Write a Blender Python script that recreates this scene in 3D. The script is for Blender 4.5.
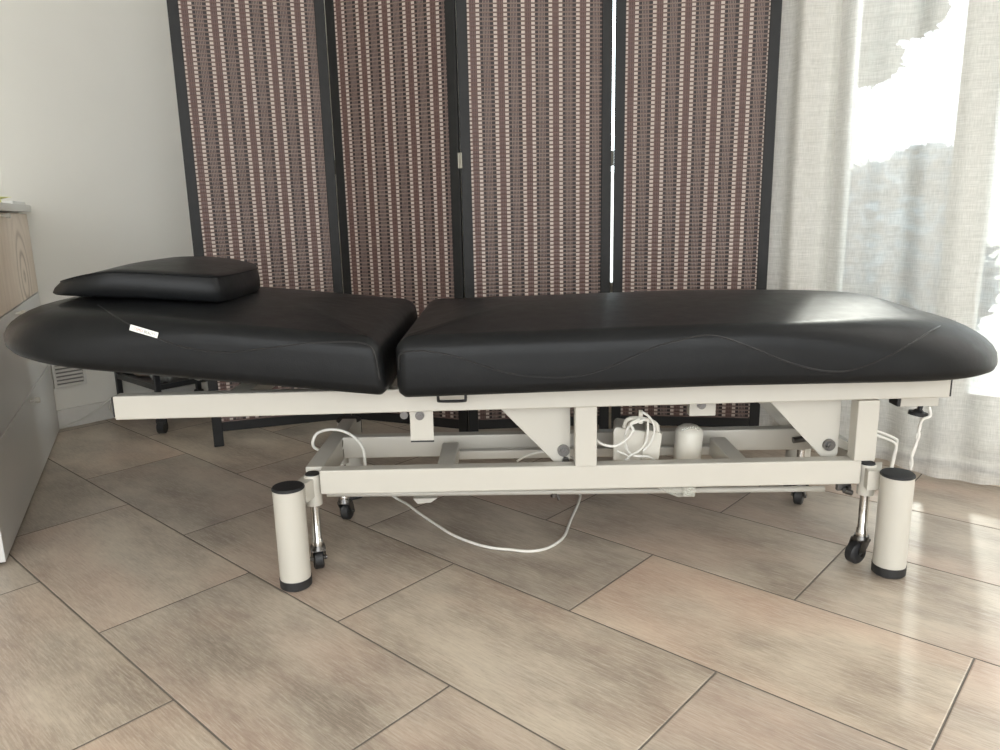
import bpy, bmesh, math, random
from mathutils import Vector, Matrix, noise
R = math.radians
random.seed(7)
for o in list(bpy.data.objects): bpy.data.objects.remove(o)
scn = bpy.context.scene
COL = scn.collection

# ------------------------------------------------------------------ camera
PITCH, ROLL = R(12.398), R(-1.2437)
cam_d = bpy.data.cameras.new('camera'); cam = bpy.data.objects.new('camera', cam_d); COL.objects.link(cam)
cam_d.sensor_width = 36.0; cam_d.lens = 752.27 / 1000 * 36.0; cam_d.clip_start = 0.02; cam_d.clip_end = 200
fw = Vector((0, math.cos(PITCH), -math.sin(PITCH))); up = Vector((0, math.sin(PITCH), math.cos(PITCH))); rt = Vector((1, 0, 0))
r2 = rt * math.cos(ROLL) + up * math.sin(ROLL); u2 = -rt * math.sin(ROLL) + up * math.cos(ROLL)
cm = Matrix((r2, u2, -fw)).transposed().to_4x4(); cm.translation = (0, 0, 0.7293)
cam.matrix_world = cm
scn.camera = cam

# ------------------------------------------------------------------ world, lights, exposure
scn.view_settings.view_transform = 'Standard'; scn.view_settings.look = 'None'
scn.view_settings.gamma = 1.0; scn.view_settings.use_curve_mapping = False
scn.view_settings.exposure = -0.70
W = bpy.data.worlds.new('sky'); scn.world = W; W.use_nodes = True
bg = W.node_tree.nodes['Background']; bg.inputs['Color'].default_value = (0.88, 0.945, 1.0, 1); bg.inputs['Strength'].default_value = 8.0

def area(name, loc, target, sx, sy, power, color):
    l = bpy.data.lights.new(name, 'AREA'); l.shape = 'RECTANGLE'; l.size = sx; l.size_y = sy; l.energy = power; l.color = color
    o = bpy.data.objects.new(name, l); COL.objects.link(o); o.location = loc
    o.rotation_euler = (Vector(target) - Vector(loc)).to_track_quat('-Z', 'Y').to_euler(); return o
area('daylight_back_window', (0.1, -2.50, 1.30), (0.1, 2.0, 1.1), 4.6, 2.2, 66, (1.0, 0.90, 0.765))
area('daylight_terrace_door', (1.887, 1.126, 1.2), (0.1, -0.3, 0.4), 1.4, 2.0, 42, (1.0, 0.955, 0.89))
sun_d = bpy.data.lights.new('sun', 'SUN'); sun_d.energy = 4.0; sun_d.angle = R(2.0); sun_d.color = (1, 0.96, 0.88)
sun = bpy.data.objects.new('sun', sun_d); COL.objects.link(sun)
sun.rotation_euler = Vector((-0.45, -0.82, -0.45)).to_track_quat('-Z', 'Y').to_euler()

# ------------------------------------------------------------------ frame of the room: A along the tiles, B across them
TH = R(-41.961)
A = Vector((math.cos(TH), math.sin(TH), 0)); B = Vector((-math.sin(TH), math.cos(TH), 0))
def ab(a, b, z=0.0): return A * a + B * b + Vector((0, 0, z))

# ------------------------------------------------------------------ materials
def mat(name):
    m = bpy.data.materials.new(name); m.use_nodes = True
    nt = m.node_tree; return m, nt, nt.nodes['Principled BSDF'], nt.nodes['Material Output']
def N(nt, t, **kw):
    n = nt.nodes.new(t)
    for k, v in kw.items(): setattr(n, k, v)
    return n
def mth(nt, op, a, b=None, c=None, clamp=False):
    n = nt.nodes.new('ShaderNodeMath'); n.operation = op; n.use_clamp = clamp
    for i, v in enumerate((a, b, c)):
        if v is None: continue
        if isinstance(v, (int, float)): n.inputs[i].default_value = v
        else: nt.links.new(v, n.inputs[i])
    return n.outputs[0]
def mixc(nt, f, a, b):
    n = nt.nodes.new('ShaderNodeMix'); n.data_type = 'RGBA'
    for i, v in ((0, f), (6, a), (7, b)):
        if isinstance(v, (int, float)): n.inputs[i].default_value = v
        elif isinstance(v, tuple): n.inputs[i].default_value = (*v, 1) if len(v) == 3 else v
        else: nt.links.new(v, n.inputs[i])
    return n.outputs[2]
def noise_tex(nt, vec, scale, detail=3, rough=0.5, dim='3D'):
    n = N(nt, 'ShaderNodeTexNoise'); n.inputs['Scale'].default_value = scale; n.inputs['Detail'].default_value = detail
    n.inputs['Roughness'].default_value = rough
    if vec is not None: nt.links.new(vec, n.inputs['Vector'])
    return n.outputs['Fac']
def bump(nt, bs, h, strength=0.2, dist=0.01):
    b = N(nt, 'ShaderNodeBump'); b.inputs['Strength'].default_value = strength; b.inputs['Distance'].default_value = dist
    nt.links.new(h, b.inputs['Height']); nt.links.new(b.outputs[0], bs.inputs['Normal'])
def simple(name, col, rough=0.5, metal=0.0, nscale=60, namt=0.06, bmp=0.0, spec=0.5, alpha=None):
    m, nt, bs, out = mat(name)
    tc = N(nt, 'ShaderNodeTexCoord'); f = noise_tex(nt, tc.outputs['Object'], nscale)
    lo = tuple(c * (1 - namt) for c in col); hi = tuple(min(1, c * (1 + namt)) for c in col)
    nt.links.new(mixc(nt, f, lo, hi), bs.inputs['Base Color'])
    bs.inputs['Roughness'].default_value = rough; bs.inputs['Metallic'].default_value = metal
    bs.inputs['Specular IOR Level'].default_value = spec
    if bmp: bump(nt, bs, f, bmp, 0.002)
    return m

def floor_material():
    m, nt, bs, out = mat('wood_look_porcelain_tile')
    L = nt.links
    g = N(nt, 'ShaderNodeNewGeometry')
    def dot(v):
        n = N(nt, 'ShaderNodeVectorMath', operation='DOT_PRODUCT'); L.new(g.outputs['Position'], n.inputs[0]); n.inputs[1].default_value = v
        return n.outputs['Value']
    u = mth(nt, 'ADD', mth(nt, 'DIVIDE', dot(tuple(A)), 0.3), 2.5780 + 3.955)
    v = mth(nt, 'ADD', mth(nt, 'DIVIDE', dot(tuple(B)), 0.3), -1.4074)
    row = mth(nt, 'FLOOR', v)
    uu = mth(nt, 'DIVIDE', mth(nt, 'SUBTRACT', u, mth(nt, 'MULTIPLY', row, 1.0085)), 1.984)
    colm = mth(nt, 'FLOOR', uu)
    fu = mth(nt, 'MULTIPLY', mth(nt, 'SUBTRACT', uu, colm), 1.984); fv = mth(nt, 'SUBTRACT', v, row)
    du = mth(nt, 'MINIMUM', fu, mth(nt, 'SUBTRACT', 1.984, fu)); dv = mth(nt, 'MINIMUM', fv, mth(nt, 'SUBTRACT', 1.0, fv))
    d = mth(nt, 'MINIMUM', du, dv)
    grout = mth(nt, 'LESS_THAN', d, 0.0052)
    cx = N(nt, 'ShaderNodeCombineXYZ'); L.new(row, cx.inputs[0]); L.new(colm, cx.inputs[1])
    wn = N(nt, 'ShaderNodeTexWhiteNoise'); wn.noise_dimensions = '3D'; L.new(cx.outputs[0], wn.inputs['Vector'])
    rnd = wn.outputs['Value']
    # vector inside the tile, shifted per tile
    def gvec(su, sv):
        c = N(nt, 'ShaderNodeCombineXYZ')
        L.new(mth(nt, 'MULTIPLY', u, su), c.inputs[0]); L.new(mth(nt, 'MULTIPLY', v, sv), c.inputs[1]); L.new(mth(nt, 'MULTIPLY', rnd, 37.0), c.inputs[2]); return c.outputs[0]
    grain = noise_tex(nt, gvec(3.2, 38), 2.6, 10, 0.78)
    grain2 = noise_tex(nt, gvec(5, 60), 1.6, 4, 0.6)
    blot = noise_tex(nt, gvec(0.8, 1.6), 1.7, 5, 0.62)
    blot2 = noise_tex(nt, gvec(1.1, 1.9), 1.1, 4, 0.55)
    hue = noise_tex(nt, gvec(0.45, 0.9), 1.3, 2, 0.5)
    def ramp(f, a, b):
        n = N(nt, 'ShaderNodeMapRange'); L.new(f, n.inputs[0]); n.inputs[1].default_value = a; n.inputs[2].default_value = b; return n.outputs[0]
    c1 = mixc(nt, ramp(blot, 0.34, 0.66), (0.205, 0.160, 0.122), (0.385, 0.322, 0.248))
    c2 = mixc(nt, mth(nt, 'MULTIPLY', ramp(hue, 0.46, 0.70), 0.60), c1, (0.40, 0.262, 0.192))
    c2b = mixc(nt, mth(nt, 'MULTIPLY', ramp(blot2, 0.52, 0.78), 0.38), c2, (0.205, 0.178, 0.150))
    c3 = mixc(nt, mth(nt, 'MULTIPLY', ramp(grain, 0.48, 0.66), 0.55), c2b, (0.47, 0.405, 0.325))
    c3b = mixc(nt, mth(nt, 'MULTIPLY', ramp(grain, 0.47, 0.33), 0.42), c3, (0.16, 0.125, 0.10))
    c4 = mixc(nt, mth(nt, 'MULTIPLY', ramp(grain2, 0.52, 0.7), 0.30), c3b, (0.47, 0.42, 0.345))
    hs = N(nt, 'ShaderNodeHueSaturation'); L.new(c4, hs.inputs['Color'])
    L.new(mth(nt, 'ADD', 1.16, mth(nt, 'MULTIPLY', rnd, 0.24)), hs.inputs['Value']); L.new(mth(nt, 'ADD', 0.82, mth(nt, 'MULTIPLY', rnd, 0.12)), hs.inputs['Saturation'])
    col = mixc(nt, grout, hs.outputs[0], (0.125, 0.108, 0.092))
    L.new(col, bs.inputs['Base Color'])
    L.new(mth(nt, 'ADD', mth(nt, 'MULTIPLY', grain, 0.22), mth(nt, 'ADD', 0.27, mth(nt, 'MULTIPLY', grout, 0.4))), bs.inputs['Roughness'])
    edge = N(nt, 'ShaderNodeMapRange'); L.new(d, edge.inputs[0]); edge.inputs[1].default_value = 0.003; edge.inputs[2].default_value = 0.011
    hgt = mth(nt, 'ADD', mth(nt, 'MULTIPLY', edge.outputs[0], 1.0), mth(nt, 'MULTIPLY', grain, 0.14))
    bump(nt, bs, hgt, 0.45, 0.002)
    return m

def weave_material():
    # UV in metres along the leaf (x) and up (y)
    m, nt, bs, out = mat('woven_reed_panel'); L = nt.links
    uv = N(nt, 'ShaderNodeUVMap'); sp = N(nt, 'ShaderNodeSeparateXYZ'); L.new(uv.outputs[0], sp.inputs[0])
    x, y = sp.outputs[0], sp.outputs[1]
    wob = noise_tex(nt, uv.outputs[0], 9, 2)
    x = mth(nt, 'ADD', x, mth(nt, 'MULTIPLY', mth(nt, 'SUBTRACT', wob, 0.5), 0.0012))
    P = 0.0790
    px = mth(nt, 'MULTIPLY', mth(nt, 'FRACT', mth(nt, 'DIVIDE', x, P)), P)       # metres inside the period
    ry = mth(nt, 'DIVIDE', y, 0.0117); rf = mth(nt, 'FRACT', ry); rid = mth(nt, 'FLOOR', ry)
    def band(v, a, b): return mth(nt, 'MULTIPLY', mth(nt, 'GREATER_THAN', v, a), mth(nt, 'LESS_THAN', v, b))
    light = mth(nt, 'ADD', band(px, 0.0, 0.0100), band(px, 0.0290, 0.0390))
    darkc = mth(nt, 'ADD', band(px, 0.0400, 0.0495), band(px, 0.0690, 0.0785))
    pins = band(px, 0.0485, 0.0700); gap = band(px, 0.0105, 0.0285)
    m_row = band(rf, 0.18, 0.82)
    stripe = mth(nt, 'GREATER_THAN', mth(nt, 'FRACT', mth(nt, 'DIVIDE', mth(nt, 'SUBTRACT', px, 0.0485), 0.0043)), 0.36)
    gstripe = mth(nt, 'GREATER_THAN', mth(nt, 'FRACT', mth(nt, 'DIVIDE', mth(nt, 'SUBTRACT', px, 0.0105), 0.0060)), 0.62)
    cr = N(nt, 'ShaderNodeCombineXYZ'); L.new(rid, cr.inputs[0]); L.new(mth(nt, 'FLOOR', mth(nt, 'DIVIDE', x, 0.0395)), cr.inputs[1])
    wn = N(nt, 'ShaderNodeTexWhiteNoise'); L.new(cr.outputs[0], wn.inputs['Vector'])
    base = mixc(nt, wn.outputs['Value'], (0.125, 0.080, 0.067), (0.180, 0.127, 0.108))
    base = mixc(nt, mth(nt, 'MULTIPLY', gap, 0.8), base, (0.088, 0.042, 0.035))
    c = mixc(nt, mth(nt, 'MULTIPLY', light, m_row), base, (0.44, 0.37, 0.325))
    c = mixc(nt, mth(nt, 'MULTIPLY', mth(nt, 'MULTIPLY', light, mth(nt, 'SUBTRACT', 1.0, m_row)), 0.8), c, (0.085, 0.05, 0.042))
    c = mixc(nt, mth(nt, 'MULTIPLY', darkc, m_row), c, (0.008, 0.003, 0.003))
    c = mixc(nt, mth(nt, 'MULTIPLY', mth(nt, 'MULTIPLY', pins, m_row), stripe), c, (0.025, 0.012, 0.011))
    c = mixc(nt, mth(nt, 'MULTIPLY', mth(nt, 'MULTIPLY', pins, m_row), mth(nt, 'SUBTRACT', 1.0, stripe)), c, (0.24, 0.18, 0.155))
    c = mixc(nt, mth(nt, 'MULTIPLY', mth(nt, 'MULTIPLY', gap, m_row), mth(nt, 'MULTIPLY', gstripe, 0.85)), c, (0.03, 0.012, 0.011))
    L.new(c, bs.inputs['Base Color']); bs.inputs['Roughness'].default_value = 0.55
    hh = mth(nt, 'SINE', mth(nt, 'MULTIPLY', rf, math.pi)); hole = mth(nt, 'ADD', darkc, mth(nt, 'MULTIPLY', pins, stripe))
    bump(nt, bs, mth(nt, 'SUBTRACT', mth(nt, 'SUBTRACT', 1.0, mth(nt, 'MULTIPLY', hh, 0.6)), mth(nt, 'MULTIPLY', mth(nt, 'MULTIPLY', hole, m_row), 0.8)), 0.7, 0.003)
    return m

def linen_material():
    m, nt, bs, out = mat('sheer_linen'); L = nt.links
    nt.nodes.remove(bs)
    uv = N(nt, 'ShaderNodeUVMap'); sp = N(nt, 'ShaderNodeSeparateXYZ'); L.new(uv.outputs[0], sp.inputs[0])
    def thread(sx, sy, k):
        c = N(nt, 'ShaderNodeCombineXYZ'); L.new(mth(nt, 'MULTIPLY', sp.outputs[0], sx), c.inputs[0]); L.new(mth(nt, 'MULTIPLY', sp.outputs[1], sy), c.inputs[1]); c.inputs[2].default_value = k
        return noise_tex(nt, c.outputs[0], 1.0, 2, 0.6)
    warp = thread(560, 30, 0); weft = thread(30, 560, 5); slub = thread(7, 150, 9)
    t = mth(nt, 'ADD', mth(nt, 'ADD', warp, weft), mth(nt, 'MULTIPLY', slub, 0.6))
    mr = N(nt, 'ShaderNodeMapRange'); L.new(t, mr.inputs[0]); mr.inputs[1].default_value = 0.95; mr.inputs[2].default_value = 1.65
    mr.inputs[3].default_value = 0.44; mr.inputs[4].default_value = 0.22
    tr = N(nt, 'ShaderNodeBsdfTransparent'); tl = N(nt, 'ShaderNodeBsdfTranslucent'); df = N(nt, 'ShaderNodeBsdfDiffuse')
    col = mixc(nt, mth(nt, 'MULTIPLY', t, 0.6), (0.68, 0.66, 0.61), (0.80, 0.78, 0.74))
    L.new(col, df.inputs['Color']); L.new(col, tl.inputs['Color'])
    a = N(nt, 'ShaderNodeMixShader'); a.inputs[0].default_value = 0.26; L.new(df.outputs[0], a.inputs[1]); L.new(tl.outputs[0], a.inputs[2])
    b = N(nt, 'ShaderNodeMixShader'); L.new(mr.outputs[0], b.inputs[0]); L.new(a.outputs[0], b.inputs[1]); L.new(tr.outputs[0], b.inputs[2])
    L.new(b.outputs[0], out.inputs['Surface'])
    return m

def wood_material():
    m, nt, bs, out = mat('pale_oak_drawer'); L = nt.links
    tc = N(nt, 'ShaderNodeTexCoord'); mp = N(nt, 'ShaderNodeMapping'); L.new(tc.outputs['UV'], mp.inputs[0])
    mp.inputs['Location'].default_value = (-0.93, -0.62, 0); mp.inputs['Scale'].default_value = (0.9, 3.6, 1)
    # cathedral figure: elongated rings about a point of the board
    sp = N(nt, 'ShaderNodeSeparateXYZ'); L.new(tc.outputs['UV'], sp.inputs[0])
    wob = noise_tex(nt, tc.outputs['UV'], 6, 3)
    dx = mth(nt, 'MULTIPLY', mth(nt, 'SUBTRACT', sp.outputs[0], 0.87), 1.15); dy = mth(nt, 'MULTIPLY', mth(nt, 'SUBTRACT', sp.outputs[1], 0.56), 1.0)
    rr = mth(nt, 'SQRT', mth(nt, 'ADD', mth(nt, 'MULTIPLY', dx, dx), mth(nt, 'MULTIPLY', dy, dy)))
    ph = mth(nt, 'ADD', mth(nt, 'MULTIPLY', rr, 16.0), mth(nt, 'MULTIPLY', wob, 0.9))
    ring = mth(nt, 'POWER', mth(nt, 'ABSOLUTE', mth(nt, 'SINE', mth(nt, 'MULTIPLY', ph, 3.14159))), 6.0)
    st = N(nt, 'ShaderNodeCombineXYZ'); L.new(mth(nt, 'MULTIPLY', sp.outputs[0], 26), st.inputs[0]); L.new(mth(nt, 'MULTIPLY', sp.outputs[1], 5), st.inputs[1])
    fine = noise_tex(nt, st.outputs[0], 1.2, 5, 0.6)
    c = mixc(nt, fine, (0.66, 0.54, 0.43), (0.90, 0.78, 0.66))
    fade = N(nt, 'ShaderNodeMapRange'); L.new(rr, fade.inputs[0]); fade.inputs[1].default_value = 0.10; fade.inputs[2].default_value = 0.20; fade.inputs[3].default_value = 0.75; fade.inputs[4].default_value = 0.08
    c = mixc(nt, mth(nt, 'MULTIPLY', ring, fade.outputs[0]), c, (0.36, 0.26, 0.19))
    L.new(c, bs.inputs['Base Color']); bs.inputs['Roughness'].default_value = 0.5
    return m

def leather_material():
    m, nt, bs, out = mat('black_faux_leather'); L = nt.links
    tc = N(nt, 'ShaderNodeTexCoord')
    f = noise_tex(nt, tc.outputs['Object'], 420, 3, 0.6); big = noise_tex(nt, tc.outputs['Object'], 7, 4, 0.6); sc = noise_tex(nt, tc.outputs['Object'], 34, 6, 0.7)
    L.new(mixc(nt, big, (0.0060, 0.0066, 0.0072), (0.0090, 0.0095, 0.0102)), bs.inputs['Base Color'])
    L.new(mth(nt, 'ADD', 0.32, mth(nt, 'MULTIPLY', sc, 0.16)), bs.inputs['Roughness'])
    bs.inputs['Specular IOR Level'].default_value = 0.20
    bump(nt, bs, mth(nt, 'ADD', mth(nt, 'MULTIPLY', f, 0.30), mth(nt, 'MULTIPLY', big, 2.5)), 0.35, 0.002)
    return m

def glass_material():
    m, nt, bs, out = mat('window_glass')
    nt.nodes.remove(bs); L = nt.links
    fr = N(nt, 'ShaderNodeFresnel'); fr.inputs[0].default_value = 1.45
    nz = noise_tex(nt, None, 3)
    tr = N(nt, 'ShaderNodeBsdfTransparent'); gl = N(nt, 'ShaderNodeBsdfGlossy'); gl.inputs['Roughness'].default_value = 0.02
    L.new(mixc(nt, nz, (0.93, 0.96, 0.95), (0.96, 0.98, 0.97)), tr.inputs['Color'])
    mx = N(nt, 'ShaderNodeMixShader'); L.new(fr.outputs[0], mx.inputs[0]); L.new(tr.outputs[0], mx.inputs[1]); L.new(gl.outputs[0], mx.inputs[2])
    L.new(mx.outputs[0], out.inputs['Surface']); return m

def clear_plastic():
    m, nt, bs, out = mat('clear_plastic_film'); L = nt.links
    nz = noise_tex(nt, None, 90, 4); tr = N(nt, 'ShaderNodeBsdfTransparent')
    bs.inputs['Base Color'].default_value = (0.72, 0.72, 0.64, 1); bs.inputs['Roughness'].default_value = 0.15
    mx = N(nt, 'ShaderNodeMixShader'); L.new(mth(nt, 'ADD', 0.05, mth(nt, 'MULTIPLY', nz, 0.55)), mx.inputs[0]); L.new(tr.outputs[0], mx.inputs[1]); L.new(bs.outputs[0], mx.inputs[2])
    L.new(mx.outputs[0], out.inputs['Surface']); return m

M = dict(
    floor=floor_material(), weave=weave_material(), linen=linen_material(), wood=wood_material(), leather=leather_material(), glass=glass_material(), film=clear_plastic(),
    wall=simple('cream_plaster', (0.76, 0.74, 0.68), 0.85, nscale=5, namt=0.03, bmp=0.05),
    ceiling=simple('white_ceiling_paint', (0.74, 0.73, 0.70), 0.9),
    skirting=simple('white_skirting', (0.66, 0.64, 0.60), 0.5),
    white=simple('white_powder_coat', (0.52, 0.495, 0.44), 0.38, nscale=30, namt=0.015),
    lacquer=simple('white_lacquer_front', (0.62, 0.61, 0.59), 0.30, nscale=8, namt=0.02),
    slab=simple('pale_laminate_top', (0.66, 0.65, 0.62), 0.35, nscale=90, namt=0.05),
    cream=simple('cream_plastic', (0.64, 0.61, 0.54), 0.42),
    cable=simple('white_cable_sheath', (0.70, 0.68, 0.63), 0.45),
    black=simple('black_stained_wood', (0.014, 0.0135, 0.013), 0.5, nscale=45, namt=0.3, bmp=0.1, spec=0.22),
    rubber=simple('black_rubber', (0.018, 0.018, 0.019), 0.5),
    capm=simple('black_plastic_cap', (0.016, 0.016, 0.017), 0.55, spec=0.3),
    chrome=simple('chrome', (0.62, 0.61, 0.59), 0.16, 1.0),
    steel=simple('brushed_steel', (0.17, 0.165, 0.16), 0.30, 1.0),
    hinge=simple('dull_brass_hinge', (0.22, 0.205, 0.165), 0.45, 0.6),
    blackmetal=simple('black_painted_tube', (0.018, 0.019, 0.021), 0.35),
    pink=simple('pink_towelling', (0.50, 0.35, 0.31), 0.9, nscale=200, namt=0.2, bmp=0.3),
    greybag=simple('crumpled_grey_bag', (0.42, 0.42, 0.40), 0.5, nscale=120, namt=0.3, bmp=0.5),
    pale=simple('pale_peach_plastic', (0.60, 0.48, 0.41), 0.5),
    seam=simple('glossy_black_welt', (0.012, 0.012, 0.013), 0.28),
    ventgrey=simple('grey_shadow_gap', (0.22, 0.21, 0.20), 0.8),
    tag=simple('white_woven_tag', (0.82, 0.81, 0.77), 0.6),
    tagpink=simple('faded_pink_print', (0.38, 0.20, 0.19), 0.7), taggrey=simple('grey_print', (0.14, 0.14, 0.12), 0.7),
    petal=simple('pale_yellow_petal', (0.75, 0.74, 0.30), 0.6, nscale=30, namt=0.15), stem=simple('green_stem', (0.10, 0.20, 0.05), 0.6),
    paper=simple('white_paper', (0.80, 0.80, 0.78), 0.7),
    upvc=simple('grey_beige_window_frame', (0.40, 0.39, 0.35), 0.35),
    paving=simple('terrace_paving', (0.58, 0.56, 0.52), 0.8, nscale=6, namt=0.15),
    leaf=simple('tree_leaf', (0.038, 0.075, 0.065), 0.6, nscale=3, namt=0.4), leafb=simple('hedge_leaf', (0.045, 0.10, 0.14), 0.6, nscale=3, namt=0.3),
    bark=simple('tree_bark', (0.09, 0.07, 0.05), 0.9, bmp=0.5),
    render=simple('pale_garden_wall_render', (0.72, 0.70, 0.65), 0.9, nscale=4, namt=0.05),
)

# ------------------------------------------------------------------ mesh helpers
class MB:
    def __init__(s): s.bm = bmesh.new(); s.uv = s.bm.loops.layers.uv.new('UVMap')
    def quadbox(s, c8):
        v = [s.bm.verts.new(p) for p in c8]
        for f in ((0, 3, 2, 1), (4, 5, 6, 7), (0, 1, 5, 4), (1, 2, 6, 5), (2, 3, 7, 6), (3, 0, 4, 7)): s.bm.faces.new([v[i] for i in f])
        return s
    def box(s, x0, x1, y0, y1, z0, z1):
        return s.quadbox([(x0, y0, z0), (x1, y0, z0), (x1, y1, z0), (x0, y1, z0), (x0, y0, z1), (x1, y0, z1), (x1, y1, z1), (x0, y1, z1)])
    def obox(s, o, d, n, l0, l1, w0, w1, z0, z1):
        o = Vector(o); d = Vector(d); n = Vector(n); k = Vector((0, 0, 1))
        pts = [o + d * l + n * w + k * z for z in (z0, z1) for (l, w) in ((l0, w0), (l1, w0), (l1, w1), (l0, w1))]
        if d.cross(n).z < 0: pts = [pts[i] for i in (3, 2, 1, 0, 7, 6, 5, 4)]
        return s.quadbox(pts)
    def prism(s, pts, off):
        off = Vector(off); a = [s.bm.verts.new(Vector(p)) for p in pts]; b = [s.bm.verts.new(Vector(p) + off) for p in pts]
        s.bm.faces.new(a[::-1]); s.bm.faces.new(b)
        for i in range(len(a)):
            j = (i + 1) % len(a); s.bm.faces.new((a[i], a[j], b[j], b[i]))
        return s
    def rings(s, rr, caps=True, close=True):
        vs = [[s.bm.verts.new(p) for p in r] for r in rr]; n = len(rr[0])
        for a, b in zip(vs, vs[1:]):
            for i in range(n if close else n - 1):
                j = (i + 1) % n; s.bm.faces.new((a[i], a[j], b[j], b[i]))
        if caps: s.bm.faces.new(vs[0][::-1]); s.bm.faces.new(vs[-1])
        return s
    def cyl(s, p0, p1, r, r1=None, n=28, prof=None):
        p0 = Vector(p0); p1 = Vector(p1); d = (p1 - p0).normalized(); r1 = r if r1 is None else r1
        q = d.to_track_quat('Z', 'Y').to_matrix(); L = (p1 - p0).length
        prof = prof or [(0, r), (L, r1)]
        return s.rings([[p0 + d * h + q @ Vector((math.cos(2 * math.pi * i / n) * rad, math.sin(2 * math.pi * i / n) * rad, 0)) for i in range(n)] for h, rad in prof])
    def tube(s, pts, r, n=8, smooth=6):
        P = [Vector(p) for p in pts]
        if smooth > 1 and len(P) > 2:
            Q = [P[0] * 2 - P[1]] + P + [P[-1] * 2 - P[-2]]; out = []
            for i in range(1, len(Q) - 2):
                for k in range(smooth):
                    t = k / smooth; a, b, c, d = Q[i - 1:i + 3]
                    out.append(0.5 * ((2 * b) + (c - a) * t + (2 * a - 5 * b + 4 * c - d) * t * t + (3 * b - a - 3 * c + d) * t ** 3))
            P = out + [P[-1]]
        rr = []; prev = None
        for i, p in enumerate(P):
            t = (P[min(i + 1, len(P) - 1)] - P[max(i - 1, 0)]).normalized()
            if prev is None: nrm = t.orthogonal().normalized()
            else: nrm = (prev - t * prev.dot(t)).normalized()
            prev = nrm; bn = t.cross(nrm)
            rr.append([p + nrm * math.cos(2 * math.pi * k / n) * r + bn * math.sin(2 * math.pi * k / n) * r for k in range(n)])
        return s.rings(rr)
    def torus(s, c, axis, Rr, r, n=28, k=10):
        c = Vector(c); q = Vector(axis).to_track_quat('Z', 'Y').to_matrix(); vs = []
        for i in range(n):
            a = 2 * math.pi * i / n; e = q @ Vector((math.cos(a), math.sin(a), 0)); z = q @ Vector((0, 0, 1))
            vs.append([s.bm.verts.new(c + e * (Rr + r * math.cos(2 * math.pi * j / k)) + z * r * math.sin(2 * math.pi * j / k)) for j in range(k)])
        for i in range(n):
            for j in range(k): s.bm.faces.new((vs[i][j], vs[(i + 1) % n][j], vs[(i + 1) % n][(j + 1) % k], vs[i][(j + 1) % k]))
        return s
    def build(s, name, m, parent=None, org=None, smooth=True, bevel=0.0, angle=40, flipcheck=False):
        o_ = Vector(parent['org']) if parent is not None else Vector(org or (0, 0, 0))
        bmesh.ops.recalc_face_normals(s.bm, faces=s.bm.faces)
        if flipcheck and s.bm.calc_volume(signed=True) < 0: bmesh.ops.reverse_faces(s.bm, faces=s.bm.faces)
        for v in s.bm.verts: v.co -= o_
        me = bpy.data.meshes.new(name); s.bm.to_mesh(me); s.bm.free()
        me.materials.append(m)
        if smooth:
            me.polygons.foreach_set('use_smooth', [True] * len(me.polygons)); me.set_sharp_from_angle(angle=R(angle))
        o = bpy.data.objects.new(name, me); COL.objects.link(o)
        o['org'] = tuple(o_)
        if parent is not None: o.parent = parent
        else: o.location = o_
        if bevel:
            b = o.modifiers.new('bevel', 'BEVEL'); b.width = bevel; b.segments = 3; b.limit_method = 'ANGLE'; b.harden_normals = True
        return o
def thing(name, label, cat, loc, rz=0.0, group=None):
    o = bpy.data.objects.new(name, None); COL.objects.link(o); o.empty_display_size = 0.1
    o.location = loc; o.rotation_euler = (0, 0, rz); o['org'] = tuple(loc); o['label'] = label; o['category'] = cat
    if group: o['group'] = group
    return o
def tag(o, label, cat, group=None, kind=None):
    o['label'] = label; o['category'] = cat
    if group: o['group'] = group
    if kind: o['kind'] = kind
    return o
def struct(o): o['kind'] = 'structure'; return o

# ================================================================== the room
CORNER = ab(-2.90, 2.33)
poly = [CORNER, ab(-2.90, 0.815), Vector((-2.04, 2.33, 0)), Vector((-1.42, 0.97, 0)), Vector((-2.4, 0.5, 0)), Vector((-2.4, -2.6, 0)), Vector((3.2, -2.6, 0)), Vector((3.2, 0.256, 0))]
HT = 2.55
f = MB(); f.prism([p + Vector((0, 0, -0.1)) for p in [Vector((-3.2, -2.9, 0)), Vector((3.6, -2.9, 0)), Vector((3.6, 0.13, 0)), CORNER + B * 0.14, Vector((-3.2, 2.9, 0))]], (0, 0, 0.1)); struct(f.build('floor', M['floor'], smooth=False))
f = MB(); f.prism([Vector((p.x, p.y, HT)) for p in [Vector((-3.2, -2.9, 0)), Vector((3.6, -2.9, 0)), Vector((3.6, 0.13, 0)), CORNER + B * 0.14, Vector((-3.2, 2.9, 0))]], (0, 0, 0.1)); struct(f.build('ceiling', M['ceiling'], smooth=False))
def wall_seg(w, p, q, t=0.12, z0=0.0, z1=HT):
    d = (q - p); L = d.length; d = d / L; n = Vector((d.y, -d.x, 0))
    if n.dot(Vector((0.3, 0.5, 0)) - p) > 0: n = -n
    w.obox(p, d, n, 0, L, 0, t, z0, z1)
w = MB()
for i in range(0, 4): wall_seg(w, poly[i], poly[i + 1])
struct(w.build('wall_left', M['wall'], smooth=False))
w = MB(); wall_seg(w, poly[4], poly[5]); struct(w.build('wall_rear_left', M['wall'], smooth=False))
w = MB(); wall_seg(w, poly[6], poly[7]); struct(w.build('wall_right', M['wall'], smooth=False))
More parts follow.
